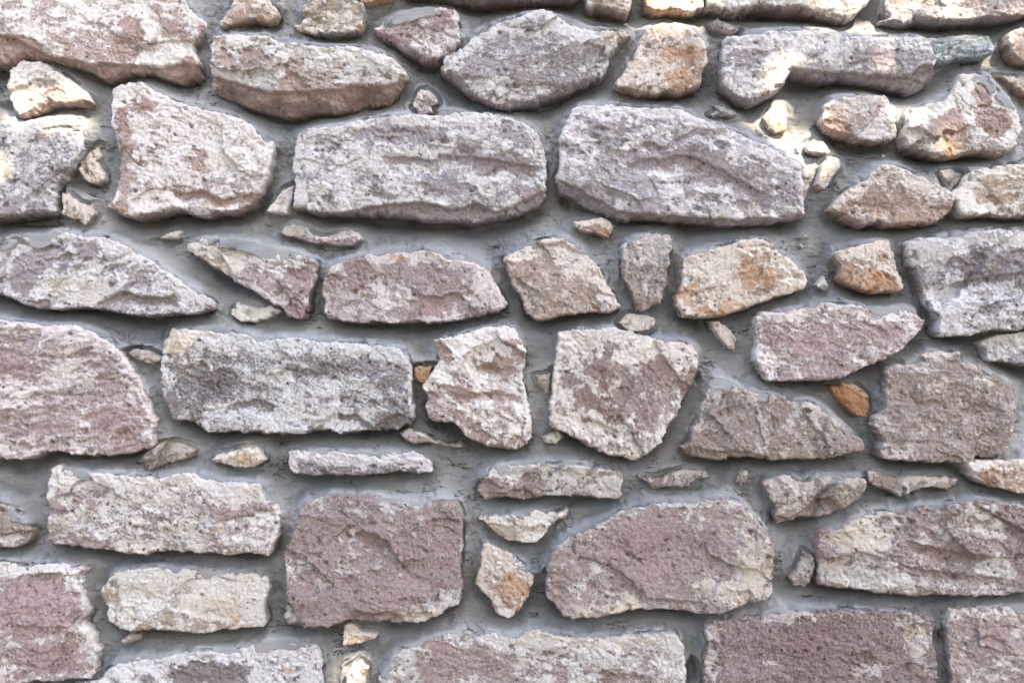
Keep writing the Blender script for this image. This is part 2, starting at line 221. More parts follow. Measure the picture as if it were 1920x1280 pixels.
st('long thin splinter running down to the right below the orange pebble', 'pink', 28, 10, 20, "l 1240,620 1290,585 1350,600 1450,650 1560,680 m 330,680 362,702 280,700 l 1450,680 1330,670 1270,650", name='stone_chip')
st('low flat grey stone below the lichen stone', 'grey', 38, 8, 10, "l 585,720 650,710 740,720 800,740 870,715 950,740 1050,730 1200,730 1350,725 1440,780 1440,850 1330,855 1200,840 1130,865 950,870 830,865 640,865 600,830 580,780", spots=[('l',1050,790,200,40,'c',.5)])
st('small cream chip with an orange streak under the lichen stone', 'cream', 26, 6, -20, "l 120,770 150,740 250,720 330,680 390,690 420,740 440,770 380,810 290,825 180,800", name='stone_chip', spots=[('l',270,760,90,40,'r',.8)])
st('small grey chip under the right end of the ridged pink stone', 'brown', 24, 6, -30, "k 830,765 900,720 960,680 1050,660 1130,690 1180,720 1150,760 1060,790 950,810 890,830", name='stone_chip')
st('brown grey wedge stone with a hollow in its crest', 'brown', 44, 10, 60, "n 555,690 610,670 620,600 660,540 700,420 740,290 820,300 900,340 1000,370 1090,380 1130,380 1180,400 1240,430 1330,420 1400,470 1500,540 1580,620 o 560,620 620,650 630,710 540,730 430,765 400,760 300,775 200,765 n 1080,770 950,755 880,750 770,785 700,760 600,745",
   ledges=[("n 600,680 760,715 900,710 1100,740", 8, 30), ("n 720,510 820,460 930,420", 6, 30)], spots=[('n',1180,460,60,70,'b',1),('n',700,640,80,50,'b',1),('n',820,330,80,60,'w',.5),('n',1400,560,200,110,'c',.4),('n',1000,650,100,100,'w',.4)])
st('pinkish stone cut by the left edge with a white foot', 'brown', 32, 8, 20, "p -150,120 0,150 60,190 100,260 160,310 200,370 190,410 150,450 90,475 0,465 -150,460", spots=[('p',50,400,100,40,'w',.9)])
st('long pink rectangular stone with one dark rust spot', 'pink', 46, 8, 8, "k 320,820 360,800 480,840 620,850 800,870 950,885 1070,860 1150,850 1260,895 l 250,905 420,910 440,980 520,1050 540,1100 q 520,400 500,440 480,500 400,480 320,490 220,505 100,490 p 1080,480 950,490 870,515 760,505 640,475 500,460 380,450 310,440 300,330 310,250 295,150", spots=[('p',1330,340,35,40,'r',1.2),('p',420,320,70,50,'c',.9),('p',1180,370,150,50,'c',.7),('p',560,60,220,40,'w',.7),('p',1400,150,180,60,'w',.6),('p',1520,130,60,40,'c',.6)])
st('whitish block with ragged top and yellow stain', 'cream', 42, 8, 5, "p 600,740 640,670 700,600 760,605 850,590 1020,580 1060,620 1100,580 1150,600 1270,610 1340,620 q 230,610 270,620 340,610 400,625 460,640 460,700 440,800 440,930 400,945 250,950 130,965 0,975 p 1000,955 900,950 830,970 740,960 680,910 650,880 650,800 610,760", spots=[('p',680,690,50,80,'b',1),('p',690,690,50,70,'k',.6),('p',1300,820,200,80,'c',1),('p',1440,880,60,30,'r',.7),('p',850,700,200,90,'w',1),('q',300,700,150,50,'w',.8)], rough=.7)
st('big plum pink stone in the lower left corner', 'pink', 44, 8, -25, "p -150,540 0,550 130,570 200,570 340,555 430,570 500,580 560,590 510,640 490,690 520,760 550,850 510,900 540,950 580,1010 600,1090 590,1200 560,1250 420,1245 350,1260 230,1255 180,1280 100,1300 -150,1330", spots=[('p',200,800,250,200,'b',.7),('p',300,1120,200,80,'b',.8),('p',470,670,60,60,'w',.9)], bed=1.3)
st('tiny pinkish pebble under the yellow stained block', 'mauve', 24, 4, 10, "p 710,1030 770,985 830,985 850,1010 800,1040 740,1060", name='stone_chip', rough=.5)
st('ragged topped white stone cut by the bottom edge', 'grey', 42, 8, 15, "p 420,1290 600,1250 650,1200 700,1160 850,1120 950,1130 1050,1100 1200,1080 1290,1075 1340,1100 q 150,1080 220,1100 300,1070 450,1030 550,1020 650,1035 740,1030 770,1100 780,1200 780,1500 p 380,1500", spots=[('p',1250,1210,220,70,'b',1),('q',100,1220,200,50,'b',.9),('p',800,1160,200,50,'w',.8),('q',580,1200,20,20,'r',.9)])
st('big squarish mauve stone with small round pits', 'mauve', 46, 12, 15, "q 650,250 690,180 800,155 870,140 980,145 1100,150 1170,190 1270,200 1370,215 1450,190 1600,170 r 100,195 280,170 320,200 345,260 340,400 335,600 340,700 335,800 270,820 200,860 130,905 0,915 q 1180,905 1050,900 950,890 900,910 850,930 700,935 600,920 555,890 575,760 570,600 550,500 590,420 620,350",
   ledges=[("q 920,870 980,830 1100,840 1200,830 1280,870", 8, 25)], spots=[('q',820,350,14,10,'k',1.5),('q',770,425,14,10,'k',1.3),('q',1100,540,50,30,'k',.7),('q',1110,720,50,12,'k',.8),('q',650,760,90,90,'b',.7),('r',100,850,160,50,'c',.7),('q',950,150,140,30,'b',.7)])
st('small ragged chip below the pitted mauve stone', 'tan', 26, 6, 10, "q 905,940 950,910 1000,960 1110,990 1100,1020 1000,1045 910,1060", name='stone_chip')
st('chip in the sun fleck at the bottom edge', 'orange', 30, 4, 80, "q 930,1200 1000,1150 1050,1180 1040,1250 1000,1500 920,1500", name='stone_chip')
st('long stone along the bottom edge with a white crust on top', 'pink', 44, 8, 12, "q 1110,1250 1180,1190 1200,1110 1270,1070 1340,1060 1400,1030 1470,1000 r 100,1010 230,990 380,970 440,1000 520,970 560,1000 660,1000 720,965 830,955 900,985 1000,990 1080,1000 s 330,985 450,975 530,970 570,1060 590,1170 600,1500 q 1110,1500", spots=[('r',850,1000,500,30,'c',.8),('s',200,1000,300,30,'c',.9),('r',910,1115,14,10,'k',1.5),('r',530,1190,14,10,'k',1.3),('s',500,1130,50,90,'w',.9),('r',300,1230,250,40,'r',.25),('r',200,1050,80,40,'b',.6)])
st('smooth faced slab with a chipped lower left end', 'brown', 40, 10, 10, "m 430,940 480,860 520,815 600,800 720,800 850,800 1000,800 1100,805 1200,830 1290,840 1300,920 1305,990 1250,1010 1100,995 950,985 850,990 730,1010 600,1000 480,1010 430,970",
   ledges=[("m 480,960 600,960 660,940 730,950 820,1000", 8, 30)], spots=[('m',520,930,70,40,'b',.9),('m',560,985,90,25,'k',.6),('m',1200,930,100,70,'w',.7),('m',720,950,80,30,'b',.9),('m',680,840,70,40,'w',.7)])
st('buff crumbly stone with a pointed left tip and raised right horn', 'cream', 34, 8, 10, "r 430,290 520,275 600,270 670,275 730,275 760,240 870,260 930,250 980,235 975,280 900,320 850,370 820,420 760,450 680,430 600,420 520,370 480,310", spots=[('r',600,340,200,60,'b',.6)])
st('lozenge stone stained orange between the two big mauve stones', 'orange', 38, 8, 45, "r 460,460 480,420 540,460 620,500 700,560 770,640 770,700 730,770 700,830 640,895 590,880 530,840 510,770 460,720 410,685 440,600", spots=[('r',660,700,100,80,'r',1),('r',530,520,80,60,'w',.5),('r',600,850,60,40,'w',.6)])
st('very big oval plum stone with cream crusted right end', 'mauve', 48, 8, 22, "r 920,450 980,400 1100,350 1280,250 1400,220 1480,190 s 400,195 500,200 640,200 720,170 850,170 940,210 980,250 1000,290 1050,350 1110,430 1120,500 1105,650 1100,770 980,790 880,820 800,850 680,855 600,840 480,830 380,835 280,830 180,855 80,885 0,870 r 1000,880 950,870 900,800 850,760 845,650 850,540",
   spots=[('s',1000,550,110,200,'c',.9),('s',950,300,60,80,'c',.7),('s',850,720,250,70,'c',.8),('s',100,820,250,40,'c',.7),('s',400,500,350,250,'b',.4),('s',240,800,150,30,'c',.7)])
st('small flat brown chip right of the smooth faced slab', 'brown', 26, 8, 10, "n 300,880 420,880 500,850 600,830 720,840 740,880 650,900 620,940 500,940 400,950 340,910", name='stone_chip', spots=[('n',450,890,80,25,'b',1),('n',700,870,35,30,'r',.5)])
st('tiny upright brown chip above the end of the oval plum stone', 'brown', 18, 4, 70, "n 920,850 960,835 985,870 970,910 930,930 900,910", name='stone_chip')
st('tooth shaped brown grey stone with two points', 'brown', 40, 10, -30, "o 30,900 80,870 180,865 220,900 300,905 340,850 400,860 500,870 600,870 650,900 640,950 590,1010 520,1060 400,1110 290,1115 250,1110 200,1150 130,1160 105,1120 110,1060 70,980 30,940",
   ledges=[("o 60,1090 180,1120 300,1050 340,1000 420,990 520,1060", 12, 60)], spots=[('o',400,1050,110,50,'b',1.2),('o',150,1120,70,30,'b',1),('o',200,980,140,100,'w',.5)])
st('low wavy stone under the squarish brown grey one', 'brown', 34, 8, 10, "o 650,850 690,820 740,850 820,880 950,870 1100,870 1220,885 1200,920 1130,950 1000,940 930,965 850,995 780,950 700,930 660,900", spots=[('o',780,900,70,40,'b',.8)])
st('very long stone at the lower right edge with cream left and plum right', 'mauve', 48, 12, 12, "t 340,360 400,340 440,370 520,310 640,270 780,250 900,235 990,210 1060,240 1150,190 1230,195 1330,180 1450,190 1540,210 1800,200 1800,690 1550,730 1400,750 1200,750 1050,745 900,750 700,730 550,710 400,700 355,680 360,540 340,440",
   ledges=[("t 850,400 950,430 1050,460 1200,490 1400,500", 9, 40), ("t 700,590 850,560 1000,590 1250,620 1500,640", 7, 35)], spots=[('t',600,400,220,120,'c',.9),('t',650,640,260,70,'w',1),('t',450,560,80,60,'c',.7),('t',1150,490,200,70,'b',1),('t',950,320,80,60,'b',.7),('t',1300,330,120,100,'c',.7),('t',1450,580,120,100,'w',.6),('t',480,620,60,30,'k',.6),('t',1550,500,60,200,'b',.7),('t',390,370,50,40,'b',.9)], bed=1.3)
st('upright pink chip left of the very long lower right stone', 'mauve', 32, 5, 60, "t 280,490 300,500 340,540 350,610 320,670 290,705 210,690 190,650 240,590 260,530", name='stone_chip')
st('dark plum stone at the bottom edge with ridged face', 'plum', 46, 8, 12, "s 710,910 850,880 950,870 1100,860 1250,835 1400,835 t 430,830 600,840 800,840 960,840 1000,860 1030,920 1040,1050 1060,1150 1070,1500 s 680,1500 700,1100", spots=[('t',900,920,100,80,'c',.8),('t',950,1080,60,120,'w',.4),('s',1200,870,200,30,'w',.8),('s',740,1000,60,250,'w',.35),('t',60,1170,40,20,'w',1),('t',600,1200,200,60,'w',.4)], bed=2.0)
st('mauve stone cut by the lower right corner', 'mauve', 44, 8, 20, "t 1130,830 1250,825 1400,820 1800,810 1800,1500 1150,1500 1140,1150 1110,950", spots=[('t',1400,930,150,80,'b',.5),('t',1160,850,50,50,'c',.8)])
st('yellow flake beside the right end of the large lavender stone', 'cream', 20, 2, 20, "i 1290,330 1330,310 1335,335 1300,345", name='stone_chip')
st('yellow crumb above the tiny grey chip', 'cream', 20, 2, 50, "i 1280,370 1320,395 1300,402 1278,385", name='stone_chip')

# ------------------------------------------------------------------ materials
def new_mat(name):
    m = bpy.data.materials.new(name); m.use_nodes = True
    nt = m.node_tree; b = nt.nodes['Principled BSDF']
    return m, nt, b
class NB:
    def __init__(s, nt): s.nt = nt; s.n = nt.nodes; s.l = nt.links
    def node(s, t, **kw):
        n = s.n.new(t)
        for k, v in kw.items(): setattr(n, k, v)
        return n
    def put(s, sock, v):
        if isinstance(v, (int, float)): sock.default_value = v
        elif isinstance(v, tuple): sock.default_value = v if len(v) == len(sock.default_value) else (*v, 1)
        else: s.l.new(v, sock)
    def math(s, op, a, b=0.0, c=0.0):
        n = s.node('ShaderNodeMath', operation=op)
        for q, v in enumerate((a, b, c)): s.put(n.inputs[q], v)
        return n.outputs[0]
    def vmath(s, op, a, b):
        n = s.node('ShaderNodeVectorMath', operation=op); s.put(n.inputs[0], a)
        if op == 'SCALE': s.put(n.inputs['Scale'], b)
        else: s.put(n.inputs[1], b)
        return n.outputs[0]
    def noise(s, vec, scale, detail=4, rough=.6, dist=0.0):
        n = s.node('ShaderNodeTexNoise'); s.put(n.inputs['Vector'], vec); s.put(n.inputs['Scale'], scale)
        s.put(n.inputs['Detail'], detail); s.put(n.inputs['Roughness'], rough); s.put(n.inputs['Distortion'], dist)
        return n.outputs[0]
    def ramp(s, v, a, b, lo=0.0, hi=1.0):
        n = s.node('ShaderNodeMapRange', interpolation_type='SMOOTHSTEP')
        for q, x in zip(('Value', 'From Min', 'From Max', 'To Min', 'To Max'), (v, a, b, lo, hi)): s.put(n.inputs[q], x)
        return n.outputs[0]
    def mix(s, f, a, b, mode='MIX'):
        n = s.node('ShaderNodeMix', data_type='RGBA', blend_type=mode)
        s.put(n.inputs[0], f); s.put(n.inputs[6], a); s.put(n.inputs[7], b)
        return n.outputs[2]
    def grey(s, v):
        n = s.node('ShaderNodeCombineColor')
        for q in range(3): s.put(n.inputs[q], v)
        return n.outputs[0]

def stone_material(per_vertex=False):
    m, nt, bs = new_mat('weathered_stone'); N = NB(nt)
    geo = N.node('ShaderNodeTexCoord').outputs['Object']
    info = N.node('ShaderNodeObjectInfo')
    P = N.vmath('ADD', N.vmath('SCALE', geo, N.ramp(info.outputs['Random'], 0, 1, .8, 1.45)), N.vmath('SCALE', (13.1, 7.7, 5.3), info.outputs['Random']))
    def oattr(nm, out='Color'):
        return N.node('ShaderNodeAttribute', attribute_type='OBJECT', attribute_name=nm).outputs[out]
    vm = N.node('ShaderNodeAttribute', attribute_type='GEOMETRY', attribute_name='mask')
    sep = N.node('ShaderNodeSeparateColor'); N.l.new(vm.outputs['Color'], sep.inputs[0])
    mW, mR, mC, mK = sep.outputs[0], sep.outputs[1], sep.outputs[2], vm.outputs['Alpha']
    base, pat = oattr('rock_colour'), oattr('patina_colour')
    amt, rust, cream, dark = (oattr(k, 'Fac') for k in ('patina', 'rust', 'cream', 'dark')); grain = oattr('grain', 'Fac')
    # stretch the grain a little along the bedding
    n1 = N.noise(P, 22, 9, .68, .35)
    n2 = N.noise(P, 120, 5, .7, .2)
    n3 = N.noise(P, 330, 3, .8)
    n3 = N.math('ADD', .5, N.math('MULTIPLY', N.math('SUBTRACT', n3, .5), grain))
    n4 = N.noise(N.vmath('ADD', P, (3.3, 1.1, 8.2)), 30, 8, .7, .5)
    n5 = N.noise(N.vmath('ADD', P, (9.3, 4.1, 2.2)), 9, 3, .5)
    n6 = N.noise(N.vmath('ADD', P, (1.3, 7.1, 5.2)), 60, 7, .75, .3)
    # bare rock: mottled tone
    tone = N.math('ADD', N.math('MULTIPLY', n2, .7), N.math('MULTIPLY', n3, .7))
    tone = N.ramp(tone, .50, .90, .56, 1.36)
    rock = N.mix(1.0, base, N.grey(tone), 'MULTIPLY')
    rock = N.mix(N.ramp(n5, .4, .65, 0, .35), rock, N.mix(1.0, base, (.95, .80, .70), 'MULTIPLY'))
    # patina
    f = N.math('ADD', N.math('MULTIPLY', n1, .5), N.math('MULTIPLY', n6, .5))
    f = N.math('ADD', f, N.math('MULTIPLY', N.math('ADD', N.math('SUBTRACT', n3, .5), N.math('MULTIPLY', N.math('SUBTRACT', n2, .5), .6)), .26))
    f = N.math('ADD', f, N.math('MULTIPLY', N.math('SUBTRACT', mW, .5), .55))
    f = N.math('ADD', f, N.math('MULTIPLY', N.math('SUBTRACT', amt, .5), .50))
    pf = N.ramp(f, .46, .545)
    ptone = N.ramp(N.math('ADD', N.math('MULTIPLY', n2, .6), N.math('MULTIPLY', n3, .4)), .34, .60, .72, 1.14)
    pc = N.mix(1.0, pat, N.grey(ptone), 'MULTIPLY')
    col = N.mix(pf, rock, pc)
    thin = N.math('MULTIPLY', N.ramp(n3, .35, .6), .28)          # thin veil of bloom over the bare rock
    col = N.mix(N.math('MULTIPLY', thin, N.ramp(mW, .0, .5)), col, pat)
    # cream lichen
    c = N.math('ADD', N.math('ADD', N.math('MULTIPLY', n4, .6), N.math('MULTIPLY', n2, .4)), N.math('MULTIPLY', mC, .30))
    c = N.math('ADD', c, N.math('MULTIPLY', cream, .12))
    cf = N.math('MULTIPLY', N.ramp(c, .60, .72), .75)
    col = N.mix(cf, col, N.mix(n3, (.58, .50, .42), (.76, .70, .61)))
    # rust
    r = N.math('ADD', N.math('ADD', N.math('MULTIPLY', N.noise(N.vmath('ADD', P, (5, 5, 5)), 60, 8, .8, .4), .62), N.math('MULTIPLY', n2, .38)), N.math('MULTIPLY', mR, .29))
    r = N.math('ADD', r, N.math('MULTIPLY', rust, .13))
    rf = N.math('MULTIPLY', N.ramp(r, .60, .69), .68)
    col = N.mix(rf, col, N.mix(n3, (.37, .16, .06), (.66, .40, .22)))
    # dark crust specks and black pin holes
    k = N.math('ADD', N.math('ADD', N.math('MULTIPLY', n6, .45), N.math('MULTIPLY', N.noise(N.vmath('ADD', P, (2, 6, 1)), 260, 3, .7), .55)), N.math('MULTIPLY', mK, .13))
    k = N.math('ADD', k, N.math('MULTIPLY', dark, .07))
    kf = N.math('MULTIPLY', N.ramp(k, .63, .71), .8)
    col = N.mix(kf, col, (.10, .095, .10))
    vo = N.node('ShaderNodeTexVoronoi', feature='F1'); N.put(vo.inputs['Vector'], P); N.put(vo.inputs['Scale'], 95)
    gate = N.node('ShaderNodeSeparateColor'); N.l.new(vo.outputs['Color'], gate.inputs[0])
    hole = N.math('MULTIPLY', N.math('LESS_THAN', vo.outputs['Distance'], N.math('MULTIPLY', gate.outputs[1], .22)), N.math('GREATER_THAN', gate.outputs[0], .72))
    col = N.mix(N.math('MULTIPLY', hole, .85), col, (.05, .04, .035))
    N.l.new(col, bs.inputs['Base Color'])
    N.put(bs.inputs['Roughness'], .92); N.put(bs.inputs['Specular IOR Level'], .18)
    h = N.math('ADD', N.math('MULTIPLY', n2, 1.0), N.math('MULTIPLY', n3, .55))
    h = N.math('ADD', h, N.math('MULTIPLY', pf, .25)); h = N.math('SUBTRACT', h, N.math('MULTIPLY', hole, .8))
    h = N.math('ADD', h, N.math('MULTIPLY', n6, 1.6))
    bp = N.node('ShaderNodeBump'); N.put(bp.inputs['Strength'], 1.0); N.put(bp.inputs['Distance'], .0034); N.l.new(h, bp.inputs['Height'])
    N.l.new(bp.outputs[0], bs.inputs['Normal'])
    return m
M_STONE = stone_material()

def mortar_material():
    m, nt, bs = new_mat('cement_mortar'); N = NB(nt)
    P = N.node('ShaderNodeTexCoord').outputs['Object']
    st_ = N.node('ShaderNodeMapping'); N.l.new(P, st_.inputs[0]); st_.inputs['Scale'].default_value = (.35, 1, 1.3)
    a = N.noise(P, 6, 4, .55, .3); b = N.noise(st_.outputs[0], 60, 6, .65, .6); c = N.noise(P, 500, 3, .7)
    col = N.mix(N.ramp(a, .35, .65), (.235, .25, .275), (.385, .397, .415))
    col = N.mix(N.ramp(b, .3, .75, 0, .3), col, (.37, .38, .40))
    col = N.mix(1.0, col, N.grey(N.ramp(c, .3, .7, .86, 1.1)), 'MULTIPLY')
    spk = N.ramp(N.math('ADD', N.math('MULTIPLY', N.noise(st_.outputs[0], 90, 5, .8, 1.5), .7), N.math('MULTIPLY', a, .3)), .62, .68, 0, .5)
    col = N.mix(spk, col, (.06, .06, .065))
    w = N.noise(N.vmath('ADD', P, (4, 4, 4)), 11, 3, .5)
    col = N.mix(N.ramp(w, .56, .72, 0, .35), col, (.36, .32, .28))
    ck = N.math('ABSOLUTE', N.math('SUBTRACT', N.noise(st_.outputs[0], 24, 5, .62, .4), .5))
    ckg = N.ramp(N.noise(N.vmath('ADD', P, (7, 2, 6)), 17, 3, .55), .53, .60)
    ck = N.math('MULTIPLY', N.ramp(ck, .003, .010, 1, 0), ckg)
    col = N.mix(N.math('MULTIPLY', ck, .85), col, (.035, .035, .038))
    N.l.new(col, bs.inputs['Base Color']); N.put(bs.inputs['Roughness'], .9); N.put(bs.inputs['Specular IOR Level'], .18)
    bp = N.node('ShaderNodeBump'); N.put(bp.inputs['Strength'], .9); N.put(bp.inputs['Distance'], .004)
    N.l.new(N.math('ADD', N.math('MULTIPLY', b, 1.0), N.math('SUBTRACT', N.math('MULTIPLY', c, .22), ck)), bp.inputs['Height']); N.l.new(bp.outputs[0], bs.inputs['Normal'])
    return m
M_MORTAR = mortar_material()

# ------------------------------------------------------------------ mesh helper
def grid_mesh(name, V, keep, shape, mat, parent, masks=None, origin=(0, 0, 0)):
    """V (n,3) over a ny x nx lattice; keep = lattice-vertex boolean; only quads whose 4 verts are kept"""
    ny, nx = shape
    idx = np.arange(ny*nx).reshape(ny, nx); K = keep.reshape(ny, nx)
    q = K[:-1, :-1] & K[:-1, 1:] & K[1:, :-1] & K[1:, 1:]
    f = np.stack([idx[:-1, :-1][q], idx[1:, :-1][q], idx[1:, 1:][q], idx[:-1, 1:][q]], 1)
    used = np.zeros(ny*nx, bool); used[f.ravel()] = True
    re = np.cumsum(used)-1; f = re[f]; v = V[used]-np.array(origin)
    me = bpy.data.meshes.new(name)
    me.vertices.add(len(v)); me.vertices.foreach_set('co', v.astype(np.float32).ravel())
    me.loops.add(f.size); me.loops.foreach_set('vertex_index', f.astype(np.int32).ravel())
    me.polygons.add(len(f)); me.polygons.foreach_set('loop_start', np.arange(0, f.size, 4, dtype=np.int32))
    me.polygons.foreach_set('use_smooth', np.ones(len(f), bool))
    me.update(calc_edges=True)
    if masks is not None:
        at = me.color_attributes.new('mask', 'FLOAT_COLOR', 'POINT'); at.data.foreach_set('color', masks[used].astype(np.float32).ravel())
    me.materials.append(mat)
    o = bpy.data.objects.new(name, me); S.collection.objects.link(o)
    o.location = origin
    if parent: o.parent = parent
    return o
def world(X, Y, H):
    """photo mm + height out of the wall (mm) -> metres"""
    return np.stack([(X-CX)/1000, -H/1000, WZ-(Y-CZ)/1000], -1)

# the picture plane that the outlines were traced on lies this far out of the wall datum
REF = 32.0
cam.location.y = CAM_Y - REF/1000

wall = bpy.data.objects.new('stone_wall', None); S.collection.objects.link(wall)
wall['label'] = 'rubble stone wall of pale pink and grey stones bedded in smooth grey mortar'
wall['category'] = 'wall'

def build_stone(s, n, cell=2.0):
    rng = random.Random(n*7+3); seed = n*101+5
    poly = s['poly'] if s['name'] == 'stone_chip' else soften(s['poly']); mn = poly.min(0)-16; mx = poly.max(0)+16
    mn = np.maximum(mn, (-62, -62)); mx = np.minimum(mx, (1982, 1342))
    nx = int((mx[0]-mn[0])/cell)+1; ny = int((mx[1]-mn[1])/cell)+1
    gx, gy = np.meshgrid(mn[0]+np.arange(nx)*cell, mn[1]+np.arange(ny)*cell)
    X, Y = gx.ravel(), gy.ravel()
    size = math.sqrt((mx[0]-mn[0])*(mx[1]-mn[1])); small = size < 90
    wr = 0.6 if small else 1.0
    wx = X + wr*(4.0*fbm(X, Y, 34, 2, seed)+6.5*fbm(X, Y, 13, 4, seed+9, .75))
    wy = Y + wr*(4.0*fbm(X, Y, 34, 2, seed+50)+6.5*fbm(X, Y, 13, 4, seed+59, .75))
    D, NX, NY = sdf(poly, wx, wy)
    ro = s['rough']; k = 0.8 if small else 1.0
    # height of the face
    H = np.full(X.shape, float(s['out'])*1.12)
    cx, cy = (mn+mx)/2
    sx, sy = rng.uniform(-.035, .035), rng.uniform(-.03, .05)
    H += (X-cx)*sx + (Y-cy)*sy
    a = math.radians(s['ang']); u = X*math.cos(a)+Y*math.sin(a); v = -X*math.sin(a)+Y*math.cos(a)
    f1, r1 = cells(u*.55+6*fbm(X, Y, 20, 2, seed+3), v+6*fbm(X, Y, 20, 2, seed+4), 40 if small else 78, seed+7)
    f2, r2 = cells(u*.5+3*fbm(X, Y, 9, 2, seed+5), v+3*fbm(X, Y, 9, 2, seed+6), 19, seed+11)
    lowf = fbm(X, Y, 120, 3, seed+13)
    ampm = .55+.9*sstep(-.25, .45, fbm(X, Y, 80, 2, seed+15))
    kf, kb, kn = rng.uniform(.3, .95), rng.uniform(.05, .42)*s['bed']**1.5, rng.uniform(.8, 1.25)
    H += 7*lowf*k + ro*k*(15*f1*kf + 1.9*f2*ampm*(.4+kf))
    bed = fbm(u*.28, v, 13, 4, seed+21, .6)
    H += ro*kb*5.0*(bed-.6*np.abs(fbm(u*.35, v, 22, 4, seed+25, .6)))*ampm*(k+.2)
    fine = fbm(X, Y, 24, 3, seed+31, .5)*.6 + fbm(X, Y, 6.5, 2, seed+33, .7)*.55
    H += (.4+.6*ro)*kn*3.6*fine*(k+.2)*(.55+.9*sstep(-.3, .3, fbm(X, Y, 70, 2, seed+37)))
    # flakes broken off: flat floored, sharp rimmed, bare rock showing
    fl = fbm(u*.6, v, 60, 5, seed+35, .62)
    chip = sstep(.27, .29, fl)+sstep(.36, .375, fl)
    H -= ro*k*2.6*chip
    pit = sstep(.30, .55, fbm(X, Y, 13, 2, seed+41))*sstep(.0, .4, fbm(X, Y, 60, 2, seed+43))
    H -= 3.2*pit*ro
    ves = vesicles(X+3*fine, Y+3*fine, 26, seed+45, rng.choice((.06, .16, .3)), 2.2, 7.0)
    H -= 5.5*ves*(.4 if small else 1)
    bare = np.zeros(X.shape)
    for pl, drop, wid in s['ledges']:
        p = pts(pl); o_ = np.argsort(p[:, 0]); p = p[o_]
        yy = np.interp(X, p[:, 0], p[:, 1]) + 5*fbm(X, Y*0+3, 22, 4, seed+61, .6)
        t = Y-yy; ends = sstep(p[0, 0]-2, p[0, 0]+28, X)*(1-sstep(p[-1, 0]-28, p[-1, 0]+2, X))
        prof = sstep(-1, 5, t)
        if wid < 900: prof = prof*(1-sstep(wid*.35, wid, t))
        H -= drop*prof*ends
        bare += ends*sstep(0, 4, t)*(1-sstep(8, 20 if wid < 900 else 60, t))*(.6 if wid < 900 else .9)
    # broken arris: a narrow rounding all round, a wide bevel on the undersides
    up = np.clip(-NY, 0, 1); dn = np.clip(NY, 0, 1)
    bw = np.maximum(2.2+5*fbm(X, Y, 30, 3, seed+71), .6)*(.7 if small else 1)
    e = np.clip(1-D/bw, 0, 1)
    H -= 3.0*e**1.5
    bd = np.maximum(s['bev']*(.36 if s['bev'] < 20 else (.9 if s['bev'] > 30 else .62))*dn**.7*(.85+1.1*fbm(X, Y, 50, 3, seed+73)), 1.0)
    e = np.clip(1-D/bd, 0, 1)
    H -= (1.15 if s['bev'] >= 20 else 1.9)*bd*e**1.1
    bare += sstep(.15, .7, e)*dn*1.1*(.35 if s['bev'] < 20 else 1)
    # sides run back into the wall: the last millimetres of the lattice are folded behind the rim
    out = D < 0
    fold = np.clip(-D/10.0, 0, 1)
    H = np.where(out, H-fold**.8*145, H)
    Xp = np.where(out, X-NX*(-D)*.88, X); Yp = np.where(out, Y-NY*(-D)*.88, Y)
    keep = D > -11.5
    # masks
    mk = np.zeros((len(X), 4)); mk[:, 0] = .5 + .35*sstep(-.1, .4, f1)*0
    chan = dict(b=(0, -1), w=(0, 1), r=(1, 1), c=(2, 1), k=(3, 1))
    mk[:, 0] += -.16*np.clip(chip, 0, 1) -.45*np.clip(bare, 0, 1.2) - .16*sstep(.55, .9, r1) + .10*np.clip(bed*2, -1, 1) - .25*pit
    ox, oy = 30*fbm(X, Y, 30, 5, seed+81, .65), 30*fbm(X, Y, 30, 5, seed+83, .65)
    top = up*(1-sstep(4, 34, D+14*fbm(X, Y, 30, 4, seed+85, .65))); rim = 1-sstep(1, 16, D+9*fbm(X, Y, 22, 4, seed+87, .65))
    cr_ = dict(mauve=.35, plum=.25, brown=.5, pink=.6).get(s['look'], 1)
    mk[:, 0] += (.34*top + .14*rim*(1-dn))*cr_ - .3*ves
    mk[:, 3] += .5*ves
    for (tl, px, py, rx, ry, ch, g) in s['spots']:
        t = TILE[tl]; qx = t[0]+px/3.2; qy = t[1]+py/3.2
        dd = np.sqrt(((X+ox-qx)/(rx/3.2))**2+((Y+oy-qy)/(ry/3.2))**2)
        w = g*(1-sstep(.55, 1.25, dd)); ci, sg = chan[ch]
        if ch in 'rc' : mk[:, 0] += .15*w
        mk[:, ci] += sg*w*(.5 if ci == 0 else .8)
        if ch == 'k' and g > 1: H -= 6*(1-sstep(.3, 1.3, dd))
    mk = np.clip(mk, 0, 1)
    org = world(np.array(cx), np.array(cy), np.array(0.0))
    o = grid_mesh(s['name'], world(Xp, Yp, H), keep, (ny, nx), M_STONE, wall, mk, tuple(org))
    b, p, am, ru, cr, dk = LOOK[s['look']]; o['grain'] = rng.uniform(.3, .95)
    jl = rng.uniform(.95, 1.05)
    j = lambda c: [max(0, x*jl*rng.uniform(.988, 1.012)) for x in c]
    o['rock_colour'] = j(b); o['patina_colour'] = j(p)
    o['patina'] = am; o['rust'] = ru; o['cream'] = cr; o['dark'] = dk
    o['label'] = s['label']
    s['soft'] = poly
    return o
for n, s in enumerate(ST): build_stone(s, n)

